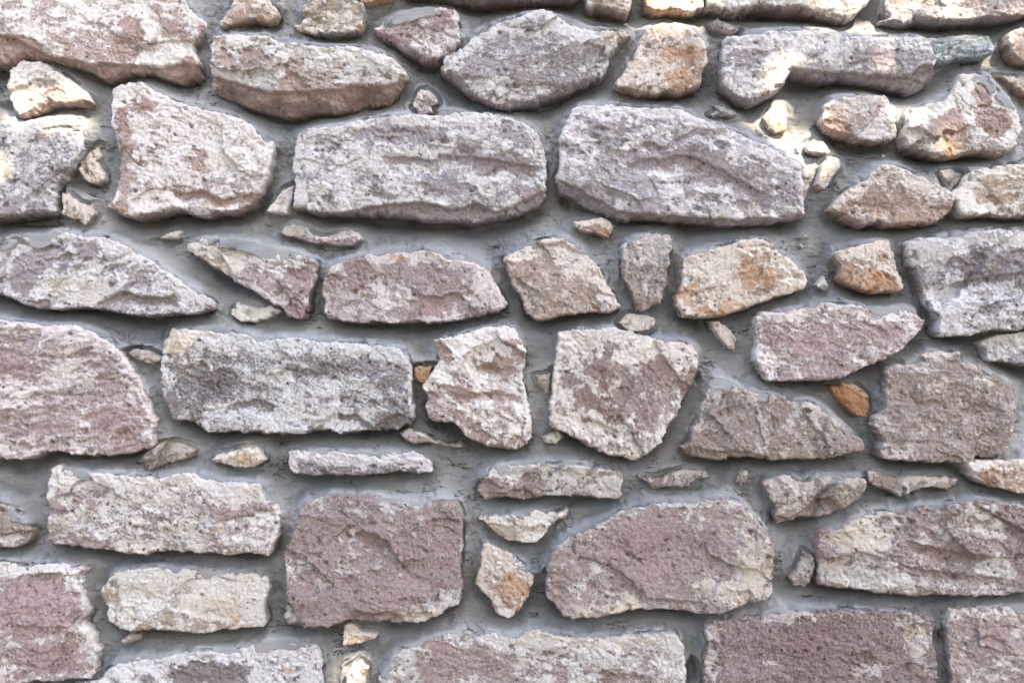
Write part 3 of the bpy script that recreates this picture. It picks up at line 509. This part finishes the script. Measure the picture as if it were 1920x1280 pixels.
# ------------------------------------------------------------------ mortar of the pictured stretch
HOLES = [(62,417,50,9,26),(106,368,7,28,30),(5,192,26,9,20),(300,452,34,9,18),(25,905,48,30,20),(300,834,10,5,18),(1300,1262,14,26,30),
         (1062,372,10,16,16),(1022,262,6,12,8),(1312,712,7,12,18),(300,625,5,16,16),(560,365,5,14,18),(1033,700,4,18,16),(785,712,5,10,16),
         (1530,500,22,26,8),(1400,950,20,50,8),(1470,1100,26,20,10),(760,1180,40,14,8),(860,985,18,30,8),(170,40,1,1,0),(1180,245,22,14,10),(505,1090,14,30,8),
         (1690,520,10,40,8),(1260,520,14,50,8),(1690,775,10,14,8),(1740,470,3,3,0),(1335,610,6,14,8),(1745,940,3,3,0)]
def mortar(cell=2.0):
    x0, y0, x1, y1 = -60, -60, 1980, 1340
    nx = int((x1-x0)/cell)+1; ny = int((y1-y0)/cell)+1
    gx, gy = np.meshgrid(x0+np.arange(nx)*cell, y0+np.arange(ny)*cell)
    D = np.full(gx.shape, -200.0)
    for s in ST:
        p = s['soft']; mn = p.min(0)-40; mx = p.max(0)+40
        i0 = max(0, int((mn[0]-x0)/cell)); i1 = min(nx, int((mx[0]-x0)/cell)+1)
        j0 = max(0, int((mn[1]-y0)/cell)); j1 = min(ny, int((mx[1]-y0)/cell)+1)
        if i1 <= i0 or j1 <= j0: continue
        d, _, _ = sdf(p, gx[j0:j1, i0:i1], gy[j0:j1, i0:i1])
        D[j0:j1, i0:i1] = np.maximum(D[j0:j1, i0:i1], d)
    m = (D > 0).astype(float)
    B = blur(m, 7); gyB = np.gradient(B, axis=0)        # >0: stone below
    gxB = np.gradient(B, axis=1)
    B2 = blur(m, 14); g2 = np.gradient(B2, axis=0)
    H = -2 + 400*gyB + 380*g2 + 10*sstep(.2, .8, B2)
    H -= 38*sstep(.002, .03, -g2)
    H = blur(H, 2.0)
    Dc = np.full(gx.shape, -200.0)
    for s in ST:
        if s['name'] != 'stone_chip': continue
        p = s['soft']; c_ = p.mean(0); rr_ = np.abs(p-c_).max()+45
        i0 = max(0, int((c_[0]-rr_-x0)/cell)); i1 = min(nx, int((c_[0]+rr_-x0)/cell)+1)
        j0 = max(0, int((c_[1]-rr_-y0)/cell)); j1 = min(ny, int((c_[1]+rr_-y0)/cell)+1)
        if i1 <= i0 or j1 <= j0: continue
        d, _, _ = sdf(p, gx[j0:j1, i0:i1], gy[j0:j1, i0:i1])
        Dc[j0:j1, i0:i1] = np.maximum(Dc[j0:j1, i0:i1], d)
    H += 7*sstep(-26, 0, Dc+5*fbm(gx, gy, 22, 3, 951))
    H += 4.5*fbm(gx, gy, 90, 3, 900) + 2.6*fbm(gx*.6, gy, 26, 3, 905) + 1.3*fbm(gx*.25, gy, 7, 3, 909)
    # trowel strokes and torn smears
    H += 1.6*np.abs(fbm(gx*.35+20*fbm(gx, gy, 90, 2, 915), gy, 16, 3, 911))*2
    for (hx, hy, rx, ry, dp) in HOLES:
        t = np.sqrt(((gx-hx+5*fbm(gx, gy, 20, 2, 921))/rx)**2+((gy-hy+5*fbm(gx, gy, 20, 2, 922))/ry)**2)
        H -= dp*(1-sstep(.4, 1.3, t))
    # the trowel has pushed mortar up against and over the stones here and there
    lap = sstep(-.1, .25, fbm(gx, gy, 55, 3, 961)+.5*np.clip(g2*60, -.5, .5))
    lap = lap*(1-sstep(-16, -4, Dc))
    H += lap*(20+10*fbm(gx, gy, 16, 3, 963))*sstep(-24, 3, D+9*fbm(gx, gy, 18, 4, 965))*sstep(-.35, .5, g2*60)
    lump = fbm(gx, gy, 16, 4, 967, .65)
    H += 2.2*lump + 1.6*sstep(.2, .5, lump) + 1.0*fbm(gx, gy, 5, 2, 969)
    H += (1.4*fbm(gx*.3, gy, 5, 2, 981)+1.2*fbm(gx, gy, 9, 3, 985, .7))*sstep(-.1, .3, fbm(gx, gy, 80, 2, 983))
    # shrinkage cracks along some stone edges
    gate = sstep(.12, .3, fbm(gx, gy, 60, 3, 931))
    H -= 10*gate*(1-sstep(.8, 3.2, np.abs(D+2.0+2*fbm(gx, gy, 12, 2, 935))))
    # a few short tears in the surface
    for sd, sc in ((941, 46), (971, 30)):
        ridge = np.abs(fbm(gx*.7, gy*1.2, sc, 4, sd, .6))
        H -= 5*(1-sstep(.006, .03, ridge))*sstep(.12, .3, fbm(gx, gy, 55, 2, sd+2))
    # mortar curls up onto the stones at their top edges
    H = np.minimum(H, np.where(Dc > -8, np.minimum(8+0*H, 40), 40))
    keep = (D < 16)
    return grid_mesh('mortar', world(gx.ravel(), gy.ravel(), H.ravel()), keep.ravel(), (ny, nx), M_MORTAR, wall)
mort = mortar()

# ------------------------------------------------------------------ the rest of the wall, outside the picture
def rest_of_wall():
    rng = random.Random(5); XL, XR, YT, YB = -1500, 3420, -700, CZ+WZ*1000
    V, F, C = [], [], []
    def quad(x0, y0, x1, y1):
        if x1 < XL or x0 > XR: return
        x0 = max(x0, XL+6); x1 = min(x1, XR-6)
        if x1-x0 < 50 or y1-y0 < 40: return
        p = []
        J = lambda a: rng.uniform(-a, a)
        cs = [(x0+J(13), y0+J(11)), (x1+J(13), y0+J(11)), (x1+J(13), y1+J(11)), (x0+J(13), y1+J(11))]
        if rng.random() < .5:
            q = rng.randrange(4); m = ((x0+x1)/2, (y0+y1)/2); f_ = rng.uniform(.12, .3); cs[q] = (cs[q][0]+(m[0]-cs[q][0])*f_, cs[q][1]+(m[1]-cs[q][1])*f_*1.4)
        for q in range(4):
            a, b = cs[q], cs[(q+1) % 4]
            for t in (.08, .3, .5, .7, .92):
                p.append((a[0]+(b[0]-a[0])*t+rng.uniform(-7, 7), a[1]+(b[1]-a[1])*t+rng.uniform(-7, 7)))
        p = np.array(p); c = p.mean(0); o = rng.uniform(34, 46); n = len(p); b0 = len(V); tint = (rng.uniform(.2, .75), rng.uniform(0, .25)*(rng.random() < .2), rng.uniform(0, .5)*(rng.random() < .4), rng.uniform(0, .3)); C.extend([tint]*(6*n+1))
        for sc, hh in ((1.0, -15), (1.0, o-12), (.95, o-2), (.8, o+1), (.55, o+2), (.25, o+2)):
            for q in range(n):
                w = c+(p[q]-c)*sc; V.append((w[0], w[1], hh+rng.uniform(-2.5, 2.5)*(hh > 0)))
        V.append((c[0], c[1], o+2))
        for r_ in range(5):
            for q in range(n):
                F.append((b0+r_*n+q, b0+(r_+1)*n+q, b0+(r_+1)*n+(q+1) % n, b0+r_*n+(q+1) % n))
        for q in range(n): F.append((b0+5*n+q, b0+6*n, b0+5*n+(q+1) % n))
    def rows(xa, xb, ya, yb):
        y = ya
        while y < yb-40:
            h = min(rng.uniform(95, 235), yb-y)
            if yb-y-h < 60: h = yb-y
            x = xa
            while x < xb-40:
                w = min(rng.uniform(110, 480), xb-x)
                if xb-x-w < 110: w = xb-x
                quad(x+14, y+13, x+w-14, y+h-13); x += w
            y += h
    rows(XL, XR, YT, -62); rows(XL, XR, 1342, YB-4); rows(XL, -62, -62, 1342); rows(1982, XR, -62, 1342)
    V = np.array(V); W_ = world(V[:, 0], V[:, 1], V[:, 2])
    me = bpy.data.meshes.new('rubble_stonework'); me.from_pydata(W_.tolist(), [], F); me.update()
    at = me.color_attributes.new('mask', 'FLOAT_COLOR', 'POINT')
    n = len(V); mk = np.array(C); at.data.foreach_set('color', mk.astype(np.float32).ravel())
    me.materials.append(M_STONE)
    o = bpy.data.objects.new('rubble_stonework', me); S.collection.objects.link(o); o.parent = wall
    b, p, am, ru, cr, dk = LOOK['mauve']
    o['rock_colour'] = list(b); o['patina_colour'] = list(p); o['patina'] = am; o['rust'] = ru; o['cream'] = cr; o['dark'] = dk
    o['kind'] = 'stuff'; o['grain'] = 1.0
    # body of the wall behind, with its own bed of mortar
    m_, nt, bs = M_MORTAR, None, None
    xs = [(XL, -60), (-60, 1980), (1980, XR)]
    V, F = [], []
    def box(x0, x1, y0, y1, h0, h1):
        b = len(V)
        for h in (h0, h1):
            for (x, y) in ((x0, y0), (x1, y0), (x1, y1), (x0, y1)): V.append(tuple(world(np.array(float(x)), np.array(float(y)), np.array(float(h)))))
        for f in ((0,1,2,3), (7,6,5,4), (0,4,5,1), (1,5,6,2), (2,6,7,3), (3,7,4,0)): F.append(tuple(b+q for q in f))
    box(XL, XR, YT, YB+50, -420, -130)
    box(XL, -59, YT, YB+50, -129.5, 8); box(1979, XR, YT, YB+50, -129.5, 8)
    box(-58, 1978, YT, -59, -129.5, 7.5); box(-58, 1978, 1339, YB+50, -129.5, 7.5)
    me = bpy.data.meshes.new('wall_core'); me.from_pydata(V, [], F); me.update(); me.materials.append(M_MORTAR)
    o = bpy.data.objects.new('wall_core', me); S.collection.objects.link(o); o.parent = wall
    box_n = None
rest_of_wall()

# ------------------------------------------------------------------ ground
def ground():
    m, nt, bs = new_mat('dry_earth'); N = NB(nt); P = N.node('ShaderNodeTexCoord').outputs['Object']
    a = N.noise(P, 1.2, 6, .6); b = N.noise(P, 35, 5, .7)
    col = N.mix(N.ramp(a, .35, .65), (.20, .16, .12), (.27, .22, .17)); col = N.mix(N.ramp(b, .4, .7, 0, .5), col, (.15, .12, .09))
    N.l.new(col, bs.inputs['Base Color']); N.put(bs.inputs['Roughness'], .95)
    bp = N.node('ShaderNodeBump'); N.put(bp.inputs['Distance'], .02); N.l.new(b, bp.inputs['Height']); N.l.new(bp.outputs[0], bs.inputs['Normal'])
    n = 60; xs = np.sign(np.linspace(-1, 1, n))*np.abs(np.linspace(-1, 1, n))**3*400
    gx, gy = np.meshgrid(xs, xs); gz = .02*fbm(gx, gy, 3, 3, 77)*np.exp(-(gx**2+gy**2)/900)
    V = np.stack([gx, gy, gz], -1).reshape(-1, 3)[:, :]
    o = grid_mesh('ground', V, np.ones(n*n, bool), (n, n), m, None)
    # make faces point up
    o.data.flip_normals(); o['kind'] = 'structure'
ground()

# ------------------------------------------------------------------ the tree that shades the wall
# (its crown stands between the sun and the wall; the gaps in it let the sun flecks through)
# x, y, half width, half height on the photo; how far out of the wall the lit surface lies; clearance
FLECKS = [(1500,282,38,22,0,30),(1510,325,10,30,-10,30),(1290,0,36,16,36,28),(1240,52,36,26,4,32),(1576,60,42,18,4,34),(1456,146,18,32,44,28),(85,226,60,12,14,34),
          (-6,322,10,20,42,22),(1735,4,32,14,40,28),(1688,215,16,24,40,28),(1655,290,22,6,-4,22),(1745,316,18,5,-4,20),(1795,64,22,8,0,24),(654,1262,14,28,14,24),(340,655,14,18,46,22),(1880,60,12,20,36,20),
          (1640,140,14,8,44,18),(1530,285,16,12,30,26)]
def in_sun_gap(P, extra=0.0):
    bad = np.zeros(len(P), bool)
    for (fx, fy, rx, ry, hh, ex) in FLECKS:
        t = (P[:, 1]+hh/1000)/SUN[1]; Q = P - SUN*t[:, None]
        wx = Q[:, 0]*1000+CX; wy = CZ-(Q[:, 2]-WZ)*1000
        bad |= (((wx-fx)/(rx+ex+7+extra))**2+((wy-fy)/(ry+ex+7+extra))**2) < 1
    return bad
def tree():
    rng = np.random.default_rng(11)
    dist = 5.2; c = np.array([0.02, -.03, WZ]) + SUN*dist
    rad = np.array([2.5, 1.3, 1.25])
    root = bpy.data.objects.new('shade_tree', None); S.collection.objects.link(root)
    base = np.array([c[0]+2.6, c[1]-1.0, 0.0]); root.location = base
    root['label'] = 'leafy green tree standing in front of the wall and shading it'; root['category'] = 'tree'
    # trunk with limbs
    V, F = [], []
    def tube(p0, p1, r0, r1, k=9, seg=5, wob=.06):
        p0, p1 = np.array(p0, float), np.array(p1, float); d = p1-p0; L = np.linalg.norm(d); d /= L
        a = np.cross(d, [.3, .9, .1]); a /= np.linalg.norm(a); b = np.cross(d, a); s0 = len(V)
        for i in range(seg+1):
            t = i/seg; c_ = p0+(p1-p0)*t+(a*rng.normal()+b*rng.normal())*wob*L*.15*(0 < i < seg); r = r0+(r1-r0)*t
            for q in range(k):
                w = 2*math.pi*q/k; V.append(tuple(c_+(a*math.cos(w)+b*math.sin(w))*r*(1+.08*rng.normal())))
        for i in range(seg):
            for q in range(k): F.append((s0+i*k+q, s0+i*k+(q+1) % k, s0+(i+1)*k+(q+1) % k, s0+(i+1)*k+q))
        return p1
    fork = c+np.array([1.5, -.5, -1.4])
    tube(base-base, fork-base, .17, .11, 12, 8)
    for q in range(12):
        e = c+rng.normal(size=3)*rad*.3; mid = fork*.45+e*.55+np.array([0, 0, .25])
        tube(fork-base, mid-base, .07, .035); tube(mid-base, e-base, .035, .012)
    def mesh(name, V, F, mat):
        me = bpy.data.meshes.new(name); me.from_pydata([tuple(v) for v in V], [], F); me.update(); me.materials.append(mat)
        o = bpy.data.objects.new(name, me); S.collection.objects.link(o); o.parent = root; return o
    bm_, nt, bs = new_mat('bark'); N = NB(nt); P = N.node('ShaderNodeTexCoord').outputs['Object']
    N.l.new(N.mix(N.noise(P, 14, 6, .7), (.07, .05, .035), (.20, .16, .12)), bs.inputs['Base Color']); N.put(bs.inputs['Roughness'], .9)
    mesh('trunk', V, F, bm_)
    # crown of leaves
    n = 42000
    d = rng.normal(size=(n, 3)); d /= np.linalg.norm(d, axis=1)[:, None]
    rr = rng.random(n)**(1/2.2); lump = 1+.16*np.sin(d[:, 0]*5+1)*np.sin(d[:, 2]*6)+.1*np.sin(d[:, 1]*9)
    Pc = c + d*rad*(rr*lump)[:, None]
    # gaps: a leaf that would shade a fleck is not there
    keep = ~in_sun_gap(Pc)
    Pc = Pc[keep]; n = len(Pc)
    nrm = rng.normal(size=(n, 3)); nrm[:, 2] = np.abs(nrm[:, 2])+.5; nrm /= np.linalg.norm(nrm, axis=1)[:, None]
    a = np.cross(nrm, rng.normal(size=(n, 3))); a /= np.linalg.norm(a, axis=1)[:, None]; b = np.cross(nrm, a)
    sz = rng.uniform(.035, .055, n)[:, None]
    pt = [Pc-a*sz, Pc-a*sz*.2+b*sz*.5, Pc+a*sz*.5+b*sz*.38, Pc+a*sz*1.1, Pc+a*sz*.5-b*sz*.38, Pc-a*sz*.2-b*sz*.5]
    V = np.stack(pt, 1).reshape(-1, 3)-base
    me = bpy.data.meshes.new('crown'); me.vertices.add(len(V)); me.vertices.foreach_set('co', V.astype(np.float32).ravel())
    me.loops.add(len(V)); me.loops.foreach_set('vertex_index', np.arange(len(V), dtype=np.int32))
    me.polygons.add(n); me.polygons.foreach_set('loop_start', np.arange(0, 6*n, 6, dtype=np.int32)); me.update(calc_edges=True)
    lm, nt, bs = new_mat('leaves'); N = NB(nt); P = N.node('ShaderNodeTexCoord').outputs['Object']
    N.l.new(N.mix(N.noise(P, 3, 3, .6), (.045, .09, .025), (.10, .15, .05)), bs.inputs['Base Color']); N.put(bs.inputs['Roughness'], .55)
    me.materials.append(lm)
    o = bpy.data.objects.new('crown', me); S.collection.objects.link(o); o.parent = root
tree()

def added_sky_screen():  # added leafy screen, out of view; blocks low sky so light falls from above
    rng = np.random.default_rng(4)
    root = bpy.data.objects.new('added_sky_screen', None); S.collection.objects.link(root); root.location = (0, -6.5, 0)
    root['label'] = 'unseen leafy screen added opposite the wall to block low sky light'; root['category'] = 'added_sky_screen'
    n = 52000; x = rng.uniform(-9, 9, n); z = rng.random(n)*9.5; y = rng.normal(size=n)*.28+.25*np.sin(x*1.3)+.1*np.sin(x*4+z*3)
    z = np.minimum(z, 9.2+.2*np.sin(x*2))
    P = np.stack([x, y, z], 1); P = P[~in_sun_gap(P+np.array([0, -6.5, 0]), 110)]; n = len(P); nr = rng.normal(size=(n, 3)); nr[:, 1] += 1.2; nr /= np.linalg.norm(nr, axis=1)[:, None]
    a = np.cross(nr, rng.normal(size=(n, 3))); a /= np.linalg.norm(a, axis=1)[:, None]; b = np.cross(nr, a); sz = rng.uniform(.06, .11, n)[:, None]
    V = np.stack([P-a*sz, P+b*sz*.5, P+a*sz, P-b*sz*.5], 1).reshape(-1, 3)
    me = bpy.data.meshes.new('screen_leaves'); me.from_pydata(V.tolist(), [], np.arange(4*n).reshape(-1, 4).tolist()); me.update()
    me.materials.append(bpy.data.materials['leaves'])
    o = bpy.data.objects.new('screen_leaves', me); S.collection.objects.link(o); o.parent = root
added_sky_screen()
